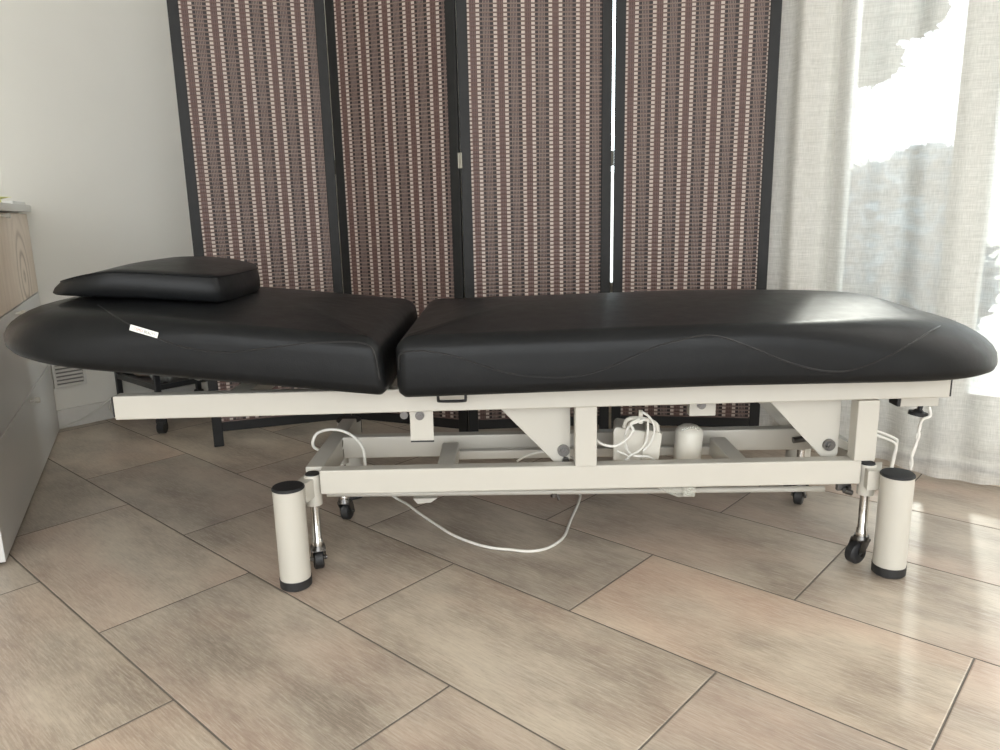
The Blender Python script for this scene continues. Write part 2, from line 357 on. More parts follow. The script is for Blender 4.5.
# wall behind the camera with its window opening
w = MB(); w.box(-2.4, 3.2, -2.72, -2.6, 0, 0.15); w.box(-2.4, 3.2, -2.72, -2.6, 2.42, HT); w.box(-2.4, -2.25, -2.72, -2.6, 0.15, 2.42); w.box(2.45, 3.2, -2.72, -2.6, 0.15, 2.42)
struct(w.build('wall_back', M['wall'], smooth=False))
def window(idx, a0, a1, z0, z1, mids=()):
    fr = MB(); o = ab(0, 2.33)
    t = 0.055
    for (l0, l1, q0, q1) in [(a0, a0 + t, z0, z1), (a1 - t, a1, z0, z1), (a0 + t, a1 - t, z0, z0 + t), (a0 + t, a1 - t, z1 - t, z1)]: fr.obox(o, A, B, l0, l1, 0.04, 0.10, q0, q1)
    for mm in mids: fr.obox(o, A, B, mm - 0.045, mm + 0.045, 0.035, 0.10, z0 + t, z1 - t)
    fo = struct(fr.build('window_%d' % idx, M['upvc'], smooth=False, bevel=0.003))
    if z0 < 0.1:
        k = MB(); k.obox(o, A, B, a0 + t, a1 - t, 0.055, 0.085, z0 + t, 0.20); k.build('lower_panel', M['upvc'], fo, smooth=False)
    g = MB(); g.obox(o, A, B, a0 + t, a1 - t, 0.066, 0.072, max(z0 + t, 0.201 if z0 < 0.1 else 0), z1 - t); g.build('glass_pane', M['glass'], fo, smooth=False)
WIN = [(-1.86, -1.26, 0.40, 2.25), (-0.815, 1.70, 0.02, 2.30)]
w = MB(); o = ab(0, 2.33)
segs = [(-3.04, WIN[0][0], 0, HT), (WIN[0][0], WIN[0][1], 0, WIN[0][2]), (WIN[0][0], WIN[0][1], WIN[0][3], HT), (WIN[0][1], WIN[1][0], 0, HT), (WIN[1][0], WIN[1][1], WIN[1][3], HT), (WIN[1][1], 2.36, 0, HT), (WIN[1][0], WIN[1][1], -0.0, 0.02)]
for a0, a1, z0, z1 in segs: w.obox(o, A, B, a0, a1, 0, 0.14, z0, z1)
struct(w.build('wall_window', M['wall'], smooth=False))
window(1, *WIN[0]); window(2, *WIN[1], mids=(-0.44, 0.62))
tr_ = MB(); tr_.obox(ab(0, 2.33), A, -B, -0.82, 1.72, 0.0, 0.014, 0.0, 0.010); struct(tr_.build('trim_1', M['rubber'], smooth=False))
# skirting on the two walls that show it
s = MB(); s.obox(ab(-2.90, 0), B, A, 0.83, 2.31, 0, 0.012, 0, 0.068); struct(s.build('baseboard_left', M['skirting'], smooth=False, bevel=0.002))
s = MB(); s.obox(ab(0, 2.33), A, -B, -2.88, -0.82, 0, 0.012, 0, 0.068); struct(s.build('baseboard_right', M['skirting'], smooth=False, bevel=0.002))

# ventilation grille low on the left wall
v = thing('ventilation_grille', 'white slatted ventilation grille set low in the left wall', 'vent', ab(-2.90, 0.925, 0.15))
fr = MB(); o = ab(-2.90, 0)
for (b0, b1, z0, z1) in ((0.872, 0.980, 0.226, 0.236), (0.872, 0.980, 0.146, 0.156), (0.872, 0.882, 0.156, 0.226), (0.970, 0.980, 0.156, 0.226)): fr.obox(o, B, A, b0, b1, 0.0, 0.010, z0, z1)
fr.build('frame', M['skirting'], v, bevel=0.001)
sl = MB()
for k in range(5):
    z = 0.163 + k * 0.0135; p = [ab(-2.90 + 0.001, 0.882, z + 0.004), ab(-2.90 + 0.009, 0.882, z - 0.001), ab(-2.90 + 0.009, 0.882, z + 0.001), ab(-2.90 + 0.001, 0.882, z + 0.006)]
    sl.prism(p, B * 0.088)
sl.build('slats', M['skirting'], v)
bk = MB(); bk.obox(o, B, A, 0.882, 0.970, 0.0, 0.0012, 0.156, 0.226); bk.build('backing', M['ventgrey'], v)

# ================================================================== outside the windows
g = MB(); g.obox(ab(0, 2.33), A, B, -14, 14, 0.14, 22, -0.16, -0.10); struct(g.build('terrace', M['paving'], smooth=False))
def leafy(name, spots, n, size, m, org, stem=None, label='', cat='tree', squash=0.8):
    t = thing(name, label, cat, org)
    mb = MB()
    for k in range(n):
        c, rad = random.choice(spots)
        d = Vector((random.gauss(0, 1), random.gauss(0, 1), random.gauss(0, 1))).normalized() * rad * (random.random() ** 0.4)
        d.z *= squash; p = Vector(c) + d
        e = Vector((random.gauss(0, 1), random.gauss(0, 1), random.gauss(0, 1))).normalized(); f_ = e.orthogonal().normalized(); s_ = size * random.uniform(0.6, 1.3)
        vs = [mb.bm.verts.new(q) for q in (p - e * s_, p + f_ * s_ * 0.45, p + e * s_, p - f_ * s_ * 0.45)]; mb.bm.faces.new(vs)
    mb.build('foliage', m, t, smooth=False)
    if stem:
        st = MB()
        for a_, b_, r0, r1 in stem: st.cyl(a_, b_, r0, r1, 12)
        st.build('trunk', M['bark'], t)
    return t
# directions through the terrace door: x = ratio * y
def at(r, y, z): return Vector((r * y, y, z))
leafy('broadleaf_tree', [(at(0.475, 6.2, 2.25), 0.40), (at(0.515, 6.3, 2.18), 0.25), (at(0.49, 6.2, 2.65), 0.42), (at(0.468, 6.2, 1.80), 0.22), (at(0.44, 6.3, 2.3), 0.4)], 9000, 0.075, M['leaf'], at(0.40, 6.3, -0.1),
      [(at(0.40, 6.3, -0.1), at(0.43, 6.3, 1.5), 0.07, 0.05), (at(0.43, 6.3, 1.5), at(0.48, 6.2, 2.2), 0.05, 0.02)], 'leafy dark tree behind the curtain, upper left of the glass door')
leafy('slender_tree', [(at(0.70, 5.6, 2.2), 0.45), (at(0.69, 5.6, 1.80), 0.26), (at(0.725, 5.6, 1.55), 0.24)], 6000, 0.07, M['leaf'], at(0.70, 5.6, -0.1),
      [(at(0.70, 5.6, -0.1), at(0.70, 5.6, 2.0), 0.06, 0.03)], 'slender green tree behind the curtain at the right edge')
leafy('garden_hedge', [(at(0.46 + 0.017 * k, 4.4, 0.28 + 0.10 * (k % 2)), 0.52) for k in range(5)] + [(at(0.495, 4.4, 0.76), 0.22), (at(0.555, 4.4, 0.84), 0.24)], 14000, 0.06, M['leafb'], at(0.55, 4.4, -0.1), [(at(0.5 + 0.03 * k, 4.4, -0.1), at(0.5 + 0.03 * k, 4.4, 0.35), 0.03, 0.02) for k in range(4)], 'low blue green hedge showing dimly through the linen curtain', 'hedge')
bw = MB(); bw.obox(ab(0, 12.0), A, B, -9, 9, 0, 0.2, -0.1, 1.35); struct(bw.build('wall_garden', M['render'], smooth=False))

# ================================================================== curtains
def curtain(name, a0, a1, fn, hem, label, lean=0.0):
    nx, nz = int((a1 - a0) / 0.006), 90
    mb = MB(); vs = []
    for j in range(nz + 1):
        h = j / nz; row = []
        for i in range(nx + 1):
            s_ = i / nx; a = a0 + (a1 - a0) * s_
            z = hem(a) + (2.40 - hem(a)) * h
            row.append((mb.bm.verts.new(ab(a + lean * (h - 0.4), fn(a, z), z)), (a, z)))
        vs.append(row)
    for j in range(nz):
        for i in range(nx):
            q = [vs[j][i], vs[j][i + 1], vs[j + 1][i + 1], vs[j + 1][i]]
            fc = mb.bm.faces.new([t[0] for t in q])
            for lp, t in zip(fc.loops, q): lp[mb.uv].uv = t[1]
    o = mb.build(name, M['linen'], org=ab((a0 + a1) / 2, 2.2, 0.0), smooth=True, angle=180)
    return tag(o, label, 'curtain', 'floor length linen curtains')
def fold_main(a, z):
    belly = math.exp(-((a + 0.40) / 0.17) ** 2) * max(0, 1 - z / 0.9) * 0.075
    d = 0.016 * math.sin(a * 31 + 0.5 + z * 0.5) + 0.010 * math.sin(a * 67 + 1.3 + 0.8 * z) + 0.012 * math.sin(a * 13 + 0.9)
    return 2.245 - belly + d * (0.55 + 0.45 * z / 2.4) 
def fold_side(a, z):
    return 2.262 + 0.022 * math.sin((a + 0.8) * 42 + 0.3 * z) + 0.006 * math.sin(a * 90)
curtain('linen_curtain', -0.755, 1.75, fold_main, lambda a: 0.012 + 0.004 * math.sin(a * 20), 'wide sheer beige linen curtain hanging in front of the bright glass door', lean=-0.03)
curtain('linen_curtain', -1.12, -0.725, fold_side, lambda a: 0.030, 'narrow gathered linen curtain panel between folding screen and glass door')
rd = MB(); rd.cyl(ab(-2.1, 2.25, 2.415), ab(1.85, 2.25, 2.415), 0.012); rd.cyl(ab(-2.13, 2.25, 2.415), ab(-2.1, 2.25, 2.415), 0.02); rd.cyl(ab(1.85, 2.25, 2.415), ab(1.88, 2.25, 2.415), 0.02)
for a_ in (-1.95, -0.2, 1.75): rd.obox(ab(a_, 2.25), A, B, -0.01, 0.01, 0, 0.08, 2.405, 2.425)
tag(rd.build('curtain_rod', M['steel'], org=ab(0, 2.25, 2.415)), 'thin metal curtain rod above the glass door', 'curtain rod')

# ================================================================== folding screen
SP = [Vector(p) for p in ((-0.928, 2.33, 0), (-0.505, 2.465, 0), (-0.1035, 2.298, 0), (0.349, 2.325, 0), (0.802, 2.250, 0))]
scr = thing('folding_screen', 'four leaf folding screen of dark frames with woven brown reed panels', 'folding screen', (-0.05, 2.36, 0))
TOP = 1.75; SW = 0.030; SD = 0.013
GAPS = [(0.0, 0.003), (0.003, 0.0015), (0.0015, 0.0045), (0.0045, 0.0)]
for k in range(4):
    p, q = SP[k], SP[k + 1]; d = (q - p); L = d.length; d /= L; n = Vector((-d.y, d.x, 0)); g0, g1 = GAPS[k]
    fr = MB()
    fr.obox(p, d, n, g0, g0 + SW, -SD / 2, SD / 2, 0, TOP); fr.obox(p, d, n, L - g1 - SW, L - g1, -SD / 2, SD / 2, 0, TOP)
    fr.obox(p, d, n, g0 + SW, L - g1 - SW, -SD / 2 + 0.002, SD / 2 - 0.002, 0.049, 0.080); fr.obox(p, d, n, g0 + SW, L - g1 - SW, -SD / 2 + 0.002, SD / 2 - 0.002, TOP - 0.045, TOP - 0.012)
    fo = fr.build('leaf_frame', M['black'], scr, smooth=False, bevel=0.0015)
    wv = MB(); x0, x1 = g0 + SW - 0.004, L - g1 - SW + 0.004
    nseg = 60
    front = []
    for i in range(nseg + 1):
        t = x0 + (x1 - x0) * i / nseg
        front.append((t, p + d * t))
    for sgn in (-1, 1):
        off = n * (0.003 * sgn)
        for i in range(nseg):
            (t0, a_), (t1, b_) = front[i], front[i + 1]
            pts = [(a_ + off + Vector((0, 0, 0.078)), (t0 - x0, 0.078)), (b_ + off + Vector((0, 0, 0.078)), (t1 - x0, 0.078)), (b_ + off + Vector((0, 0, TOP - 0.044)), (t1 - x0, TOP - 0.044)), (a_ + off + Vector((0, 0, TOP - 0.044)), (t0 - x0, TOP - 0.044))]
            fc = wv.bm.faces.new([wv.bm.verts.new(c) for c, _ in pts])
            for lp, (_, uvc) in zip(fc.loops, pts): lp[wv.uv].uv = uvc
    bmesh.ops.remove_doubles(wv.bm, verts=wv.bm.verts, dist=1e-5)
    wv.build('woven_panel', M['weave'], fo, smooth=False)
for k in (1, 2, 3):
    for z in (0.30, 0.872, 1.45):
        h = MB(); c = SP[k] + Vector((0, 0, z)); side = -1 if k == 2 else 1
        c += Vector((0, 0.012 * side, 0)); h.cyl(c - Vector((0, 0, 0.022)), c + Vector((0, 0, 0.022)), 0.0035, n=12); h.box(c.x - 0.006, c.x + 0.006, c.y - 0.0005, c.y + 0.0015, c.z - 0.022, c.z + 0.022)
        h.build('hinge', M['hinge'], scr)

# ================================================================== cabinet on the left
C0 = Vector((-1.084, 1.523, 0)); CD = Vector((-0.41441, 0.91009, 0)); CN = Vector((0.91009, 0.41441, 0)); CL = 1.12; DEP = 0.40
cab = thing('drawer_cabinet', 'low white drawer cabinet with a pale wood grained upper section', 'cabinet', C0)
def cbox(mb, s0, s1, w0, w1, z0, z1):
    mb.obox(C0, CD, CN, s0, s1, w0, w1, z0, z1); return mb
b = MB(); cbox(b, -0.018, CL, -DEP, -0.020, 0.006, 0.480); cbox(b, 0.03, CL - 0.03, -DEP, -0.05, 0.0, 0.006); b.build('body', M['lacquer'], cab, bevel=0.0015)
def uvbox(mb):
    for fc in mb.bm.faces:
        for lp in fc.loops: co = lp.vert.co; lp[mb.uv].uv = ((co - C0).dot(CD), co.z)
    return mb
kn = []
for z0, z1, hz in ((0.008, 0.2435, 0.226), (0.2465, 0.490, 0.476)):
    d = MB(); cbox(d, -0.018, CL, -0.0185, 0.0, z0, z1); do = d.build('drawer', M['lacquer'], cab, bevel=0.0015)
    k = MB(); c = C0 + CD * 0.615 + Vector((0, 0, hz)); k.cyl(c, c + CN * 0.020, 0.0045, n=14); k.cyl(c + CN * 0.012, c + CN * 0.024, 0.008, n=16); k.build('knob', M['white'], do)
u = MB(); cbox(u, 0.0, CL, -DEP, -0.020, 0.482, 0.752); u.build('upper_body', M['wood'], cab)
u = MB(); cbox(u, 0.0, CL, -0.0185, 0.0, 0.494, 0.748); uvbox(u); uo = u.build('wood_drawer', M['wood'], cab, bevel=0.001)
k = MB(); c = C0 + CD * 0.615 + Vector((0, 0, 0.742)); k.cyl(c, c + CN * 0.020, 0.004, n=14); k.cyl(c + CN * 0.012, c + CN * 0.022, 0.007, n=16); k.build('knob', M['white'], uo)
u = MB(); cbox(u, -0.01, CL + 0.012, -DEP, 0.014, 0.754, 0.776); u.build('top_slab', M['slab'], cab, bevel=0.002)

# things on the cabinet
pc = C0 + CD * 0.84 + CN * (-0.05)
pp = MB(); pp.obox(pc, CD, CN, -0.02, 0.24, -0.10, 0.055, 0.7765, 0.785); tag(pp.build('paper_stack', M['paper'], org=pc + Vector((0, 0, 0.7765)), bevel=0.001), 'thin stack of white paper on the cabinet top', 'paper')
fc_ = C0 + CD * 0.725 + CN * (-0.02)
fl = thing('cut_flower', 'pale yellow flower with green stem on the cabinet at left edge', 'flower', fc_ + Vector((0, 0, 0.7765)))
st = MB(); st.tube([fc_ + Vector((0, 0, 0.778)), fc_ + Vector((0.006, 0, 0.81)), fc_ + Vector((-0.001, 0.0, 0.842)), fc_ + Vector((-0.012, 0.01, 0.87))], 0.0035); st.build('stem', M['stem'], fl)
pe = MB()
for k in range(9):
    a_ = 2 * math.pi * k / 9; e = Vector((math.cos(a_), math.sin(a_), 0)); s_ = Vector((-e.y, e.x, 0)); c = fc_ + Vector((0, 0, 0.784))
    ring = [c, c + e * 0.012 + s_ * 0.007 + Vector((0, 0, 0.009)), c + e * 0.036 + Vector((0, 0, 0.008)), c + e * 0.012 - s_ * 0.007 + Vector((0, 0, 0.009))]
    pe.prism(ring, (0, 0, 0.0015))
pe.cyl(fc_ + Vector((0, 0, 0.7775)), fc_ + Vector((0, 0, 0.796)), 0.012, 0.008, 14)
pe.build('petals', M['petal'], fl)

# ================================================================== trolley behind the table
T1, T2 = Vector((-1.168, 2.50, 0)), Vector((-1.168, 2.50, 0)) - A * 0.325
TB = B * 0.30
tr = thing('rolling_trolley', 'black metal rolling trolley half hidden behind the head of the table', 'trolley', (T1 + T2 + TB) / 2)
posts = [T1, T2, T1 + TB, T2 + TB]
for p in posts:
    m_ = MB(); m_.obox(p, A, B, -0.009, 0.009, -0.009, 0.009, 0.050, 0.37); m_.build('post', M['blackmetal'], tr, bevel=0.002)
    c = MB(); c.cyl(p + Vector((-0.012, 0, 0.022)), p + Vector((0.012, 0, 0.022)), 0.022, n=22); c.box(p.x - 0.017, p.x + 0.017, p.y - 0.008, p.y + 0.008, 0.036, 0.052); c.build('castor', M['rubber'], tr, bevel=0.002)
for zz, nm in ((0.152, 'lower_shelf'), (0.352, 'upper_shelf')):
    s = MB(); e = 0.009
    for (p, q) in ((T1, T2), (T1, T1 + TB), (T2, T2 + TB), (T1 + TB, T2 + TB)):
        dd = (q - p).normalized(); nn = Vector((-dd.y, dd.x, 0)); s.obox(p, dd, nn, e, (q - p).length - e, -0.007, 0.007, zz, zz + 0.018)
    cen = (T1 + T2 + TB) / 2; s.obox(T2, A, B, 0.007, 0.318, 0.007, 0.293, zz + 0.001, zz + 0.004); s.build(nm, M['blackmetal'], tr)
def lump(name, c, rx, ry, rz, m, seed, amp, label, cat, flat=False):
    mb = MB(); bmesh.ops.create_icosphere(mb.bm, subdivisions=4, radius=1)
    for v_ in mb.bm.verts:
        k = 1 + amp * noise.noise(v_.co * 2.3 + Vector((seed, 0, 0))) + amp * 0.5 * noise.noise(v_.co * 6 + Vector((seed, 3, 0)))
        p = v_.co * k; v_.co = Vector((c[0], c[1], c[2])) + Vector((p.x * rx, p.y * ry, max(-0.9, p.z) * rz))
    return tag(mb.build(name, m, org=(c[0], c[1], c[2] - rz)), label, cat)
cq = T2 * 0.45 + T1 * 0.55
q1 = T2 + A * 0.075 + B * 0.08; lump('slipper', (q1.x, q1.y, 0.156 + 0.9 * 0.024), 0.060, 0.034, 0.024, M['pale'], 1, 0.12, 'pale peach slipper lying on the trolley shelf', 'slipper')
q2 = T1 - A * 0.10 + B * 0.07; lump('crumpled_bag', (q2.x, q2.y, 0.156 + 0.9 * 0.045), 0.042, 0.045, 0.045, M['greybag'], 4, 0.30, 'crumpled grey bag on the trolley shelf beside the slipper', 'bag')
q3 = T1 - A * 0.03 + B * 0.17; lump('grey_parcel', (q3.x, q3.y, 0.156 + 0.9 * 0.034), 0.045, 0.07, 0.034, M['greybag'], 9, 0.18, 'flatter grey wrapped parcel on the trolley shelf, behind the post', 'parcel')

# pinkish cloth hanging by the wall beyond the trolley
pk = MB(); pts0 = ab(-2.84, 1.06, 0.0)
ring = []
for (b_, z_) in ((0.985, 0.222), (1.02, 0.206), (1.058, 0.190), (1.062, 0.235), (1.06, 0.30), (0.99, 0.30)): ring.append(ab(-2.896, b_, z_))
pk.prism(ring, A * 0.014); pko = pk.build('hanging_towel', M['pink'], org=ab(-2.89, 1.05, 0.19), bevel=0.006); tag(pko, 'small pink towel hanging on the wall behind the trolley', 'towel')
# loose grey cable along the skirting
cb = MB(); cb.tube([ab(-2.882, 0.872, 0.006), ab(-2.880, 0.93, 0.018), ab(-2.880, 0.985, 0.042), ab(-2.880, 1.03, 0.066), ab(-2.876, 1.055, 0.082), ab(-2.874, 1.072, 0.070), ab(-2.874, 1.068, 0.040), ab(-2.872, 1.045, 0.028), ab(-2.868, 1.035, 0.050), ab(-2.868, 1.055, 0.075), ab(-2.866, 1.085, 0.065), ab(-2.866, 1.09, 0.02), ab(-2.86, 1.09, 0.004), ab(-2.86, 1.25, 0.004)], 0.003)
tag(cb.build('wall_cable', M['cable'], org=ab(-2.88, 0.95, 0.0)), 'thin white cable looping along the skirting of the left wall', 'cable')

# ================================================================== treatment table
TBL = thing('treatment_table', 'long black padded treatment table on a white tubular steel frame', 'treatment table', (0.17, 1.60, 0.0), R(-0.35)); TBL.location.x += 0.004

YC = 1.6375
def part(mb, name, m, bevel=0.0, parent=None, **k): return mb.build(name, m, parent or TBL, bevel=bevel, **k)

# upper frame
for y0, y1, xl in ((1.415, 1.445, -0.757), (1.745, 1.775, -0.545)):
    t = MB(); t.quadbox([(xl, y0, 0.343), (0.868, y0, 0.355), (0.868, y1, 0.355), (xl, y1, 0.343), (xl, y0, 0.391), (0.868, y0, 0.399), (0.868, y1, 0.399), (xl, y1, 0.391)]); part(t, 'side_rail', M['white'], 0.003)
    e = MB(); e.box(0.8682, 0.8705, y0 + 0.001, y1 - 0.001, 0.357, 0.397); part(e, 'end_cap', M['rubber'])
    e = MB(); e.box(xl - 0.0025, xl - 0.0002, y0 + 0.001, y1 - 0.001, 0.349, 0.389); part(e, 'end_cap', M['rubber'])
for x in (-0.52, -0.24, 0.16, 0.80):
    t = MB(); t.box(x - 0.02, x + 0.02, 1.445, 1.745, 0.359, 0.390); part(t, 'cross_rail', M['white'], 0.002)

# base frame
for y0, y1 in ((1.430, 1.460), (1.655, 1.685)):
    t = MB(); t.box(-0.370, 0.716, y0, y1, 0.175, 0.2255); part(t, 'base_rail', M['white'], 0.003)
for x0, x1, yf in ((-0.408, -0.371, 1.468), (0.717, 0.758, 1.463)):
    t = MB(); t.box(x0, x1, yf, 1.835, 0.170, 0.221); part(t, 'base_end_beam', M['white'], 0.003)
for x0, x1 in ((-0.136, -0.100), (0.462, 0.498)):
    t = MB(); t.box(x0, x1, 1.461, 1.615, 0.182, 0.222); part(t, 'base_cross_beam', M['white'], 0.003)
t = MB(); t.box(-0.136, 0.498, 1.6155, 1.635, 0.180, 0.200); part(t, 'base_inner_beam', M['white'], 0.002)

# the four fat feet
def foot(x, y, zt=0.207):
    l = MB(); l.cyl((x, y, 0.020), (x, y, zt), 0.0304, n=40); lo = part(l, 'leg', M['white'], 0.0)
    c = MB(); c.cyl((x, y, 0), (x, y, 1), 0, n=40, prof=[(0.0, 0.028), (0.003, 0.0312), (0.020, 0.0317), (0.0202, 0.030)]); c.build('rubber_foot', M['rubber'], lo)
    c = MB(); c.cyl((x, y, 0), (x, y, 1), 0, n=40, prof=[(zt - 0.001, 0.0304), (zt, 0.0316), (zt + 0.0025, 0.0316), (zt + 0.005, 0.0295), (zt + 0.0055, 0.023)]); c.build('end_cap', M['capm'], lo)
foot(-0.421, 1.385); foot(0.769, 1.392); foot(-0.398, 1.868); foot(0.765, 1.868)
for xa, xb, ya in ((-0.408, -0.380, 1.388), (0.730, 0.768, 1.395)):
    t = MB(); t.prism([(xa - 0.008, ya + 0.018, 0.168), (xa + 0.016, ya + 0.018, 0.168), (xb + 0.008, 1.467, 0.168), (xa, 1.467, 0.168)], (0, 0, 0.040)); part(t, 'foot_strut', M['white'], 0.001)

# castors on chrome stems
def castor(x, y, ang, ztop=0.2125, wr=0.0225):
    s = MB(); s.cyl((x, y, 0), (x, y, 1), 0, n=28, prof=[(0.148, 0.0155), (0.1485, 0.0165), (ztop - 0.002, 0.0165), (ztop, 0.0158)]); so = part(s, 'castor_sleeve', M['white'])
    c = MB(); c.cyl((x, y, ztop - 0.001), (x, y, ztop + 0.003), 0.0150, 0.0135, n=28); c.build('cap', M['capm'], so)
    st = MB(); st.cyl((x, y, 0), (x, y, 1), 0, n=24, prof=[(0.0575, 0.0120), (0.060, 0.0120), (0.072, 0.0108), (0.074, 0.0092), (0.150, 0.0092)]); part(st, 'castor_stem', M['chrome'])
    d = Vector((math.cos(ang), math.sin(ang), 0)); n = Vector((-d.y, d.x, 0)); o = Vector((x, y, 0)); ax = o + d * 0.014 + Vector((0, 0, wr))
    f_ = MB(); f_.cyl((x, y, 0.050), (x, y, 0.0585), 0.016, 0.014, 24); f_.obox(o, d, n, -0.010, 0.013, -0.0145, 0.0145, 0.046, 0.052)
    for sg in (-1, 1):
        w0, w1 = sorted((sg * 0.0125, sg * 0.0150))
        pl = [ax + Vector((0, 0, -0.006)), ax + d * 0.006, ax + d * 0.007 + Vector((0, 0, 0.008)), o + d * 0.013 + Vector((0, 0, 0.050)), o - d * 0.010 + Vector((0, 0, 0.050)), o - d * 0.002 + Vector((0, 0, 0.036)), ax - d * 0.006]
        f_.prism([p + n * w0 for p in pl], n * (w1 - w0))
    f_.cyl(ax - n * 0.018, ax + n * 0.018, 0.0045, n=12); fo = part(f_, 'castor_fork', M['steel'], 0.0)
    w_ = MB(); w_.cyl(ax - n * 0.0105, ax + n * 0.0105, wr, n=36, prof=[(0, wr - 0.004), (0.003, wr), (0.018, wr), (0.021, wr - 0.004)]); w_.build('wheel', M['rubber'], fo)
castor(-0.389, 1.448, R(108)); castor(0.736, 1.446, R(205)); castor(-0.386, 1.704, R(80)); castor(0.722, 1.745, R(60))

# mechanism: posts, gussets, pivots
for x0, x1 in ((0.143, 0.186), (0.697, 0.739)):
    t = MB(); t.box(x0, x1, 1.424, 1.456, 0.2258, 0.3500); part(t, 'upright', M['white'], 0.002)
for xr in (0.138, 0.688):
    g_ = MB(); y = 1.478
    poly_ = [(xr - 0.155, 0.348), (xr, 0.348), (xr, 0.228)]
    cx_, cz_, rr_ = xr - 0.018, 0.228, 0.018
    poly_ += [(cx_ + rr_ * math.cos(R(a_)), cz_ + rr_ * math.sin(R(a_))) for a_ in range(0, -136, -15)]
    g_.prism([(p[0], y, p[1]) for p in poly_], (0, 0.006, 0)); part(g_, 'gusset_plate', M['white'], 0.001)
    g_ = MB(); g_.prism([(p[0], 1.723, p[1]) for p in poly_], (0, 0.006, 0)); part(g_, 'gusset_plate', M['white'], 0.001)
    xb, zb = (0.124, 0.243) if xr < 0.3 else (0.668, 0.244)
    bl = MB(); bl.cyl((xb, 1.478, zb), (xb, 1.473, zb), 0.0125, n=24); bl.cyl((xb, 1.474, zb), (xb, 1.466, zb), 0.0075, n=6); bl.cyl((xb, 1.467, zb), (xb, 1.463, zb), 0.004, n=12)
    if xr < 0.3: b2 = MB(); b2.cyl((xb + 0.004, 1.478, 0.222), (xb + 0.004, 1.469, 0.222), 0.008, n=6); part(b2, 'lock_nut', M['steel'])
    part(bl, 'pivot_bolt', M['steel'])
for xa in (0.124, 0.668): ax_ = MB(); ax_.cyl((xa, 1.485, 0.243), (xa, 1.723, 0.243), 0.008); part(ax_, 'pivot_axle', M['steel'])
# lever links running back from the pivots
lk = MB(); lk.prism([(0.672, 1.50, 0.253), (0.700, 1.50, 0.250), (0.735, 1.50, 0.232), (0.730, 1.50, 0.218), (0.695, 1.50, 0.232), (0.672, 1.50, 0.233)], (0, 0.02, 0)); part(lk, 'lever_link', M['white'], 0.001)
lk = MB(); lk.cyl((0.655, 1.63, 0.206), (0.715, 1.63, 0.212), 0.007); lk.cyl((0.69, 1.63, 0.209), (0.716, 1.63, 0.212), 0.011); part(lk, 'damper', M['steel'])
wr_ = MB(); wr_.tube([(0.752, 1.54, 0.262), (0.80, 1.55, 0.240), (0.838, 1.55, 0.224), (0.846, 1.55, 0.212), (0.842, 1.55, 0.190), (0.838, 1.55, 0.150)], 0.0028, 8); wr_.tube([(0.752, 1.56, 0.268), (0.80, 1.57, 0.247), (0.85, 1.57, 0.226), (0.858, 1.57, 0.212), (0.852, 1.57, 0.150)], 0.0028, 8); part(wr_, 'bent_wire_rod', M['cable'])
# long foot bar under the base
fb = MB(); fb.cyl((-0.40, 1.60, 0.110), (0.72, 1.60, 0.100), 0.0065, n=14); part(fb, 'foot_bar', M['white'])
pdl = MB(); pdl.prism([(-0.205, 1.585, 0.101), (-0.150, 1.585, 0.101), (-0.165, 1.585, 0.091), (-0.195, 1.585, 0.088)], (0, 0.05, 0)); part(pdl, 'foot_pedal', M['white'], 0.001)
sw = MB(); sw.cyl((0.118, 1.60, 0.100), (0.124, 1.60, 0.086), 0.004); sw.cyl((0.112, 1.60, 0.103), (0.112, 1.60, 0.094), 0.008); part(sw, 'foot_switch', M['steel'])
tb = MB(); tb.box(0.690, 0.718, 1.470, 1.480, 0.146, 0.162); tb.cyl((0.700, 1.462, 0.150), (0.716, 1.462, 0.144), 0.006); tb.cyl((0.712, 1.465, 0.156), (0.712, 1.465, 0.140), 0.004); part(tb, 'height_screw', M['steel'])

# hanging brackets
def bracket(x0, x1, y, z0, z1, bx, bz, lip=True):
    b_ = MB(); b_.box(x0, x1, y, y + 0.004, z0, z1); b_.box(x0, x0 + 0.003, y + 0.004, y + 0.022, z0, z1); bo = part(b_, 'bracket', M['white'], 0.0008)
    n_ = MB(); n_.cyl((bx, y, bz), (bx, y - 0.004, bz), 0.009, n=20); n_.cyl((bx, y - 0.004, bz), (bx, y - 0.009, bz), 0.0055, n=6); n_.build('bolt', M['steel'], bo)
    if lip:
        l_ = MB(); l_.box(x0, x1, y - 0.001, y + 0.006, z0 - 0.003, z0 - 0.0002); l_.build('edge_strip', M['rubber'], bo)
bracket(-0.183, -0.137, 1.432, 0.284, 0.3465, -0.163, 0.336)
bracket(0.386, 0.440, 1.500, 0.304, 0.3565, 0.410, 0.328, False)
kb = MB(); kb.cyl((-0.196, 1.46, 0.333), (-0.196, 1.445, 0.333), 0.008, n=20); kb.cyl((-0.196, 1.52, 0.333), (-0.196, 1.46, 0.333), 0.005, n=20); part(kb, 'pin', M['steel'])
lv = MB(); lv.tube([(-0.175, 1.55, 0.285), (-0.16, 1.55, 0.296), (-0.15, 1.55, 0.305)], 0.003, 8, 3); part(lv, 'release_lever', M['cable'])
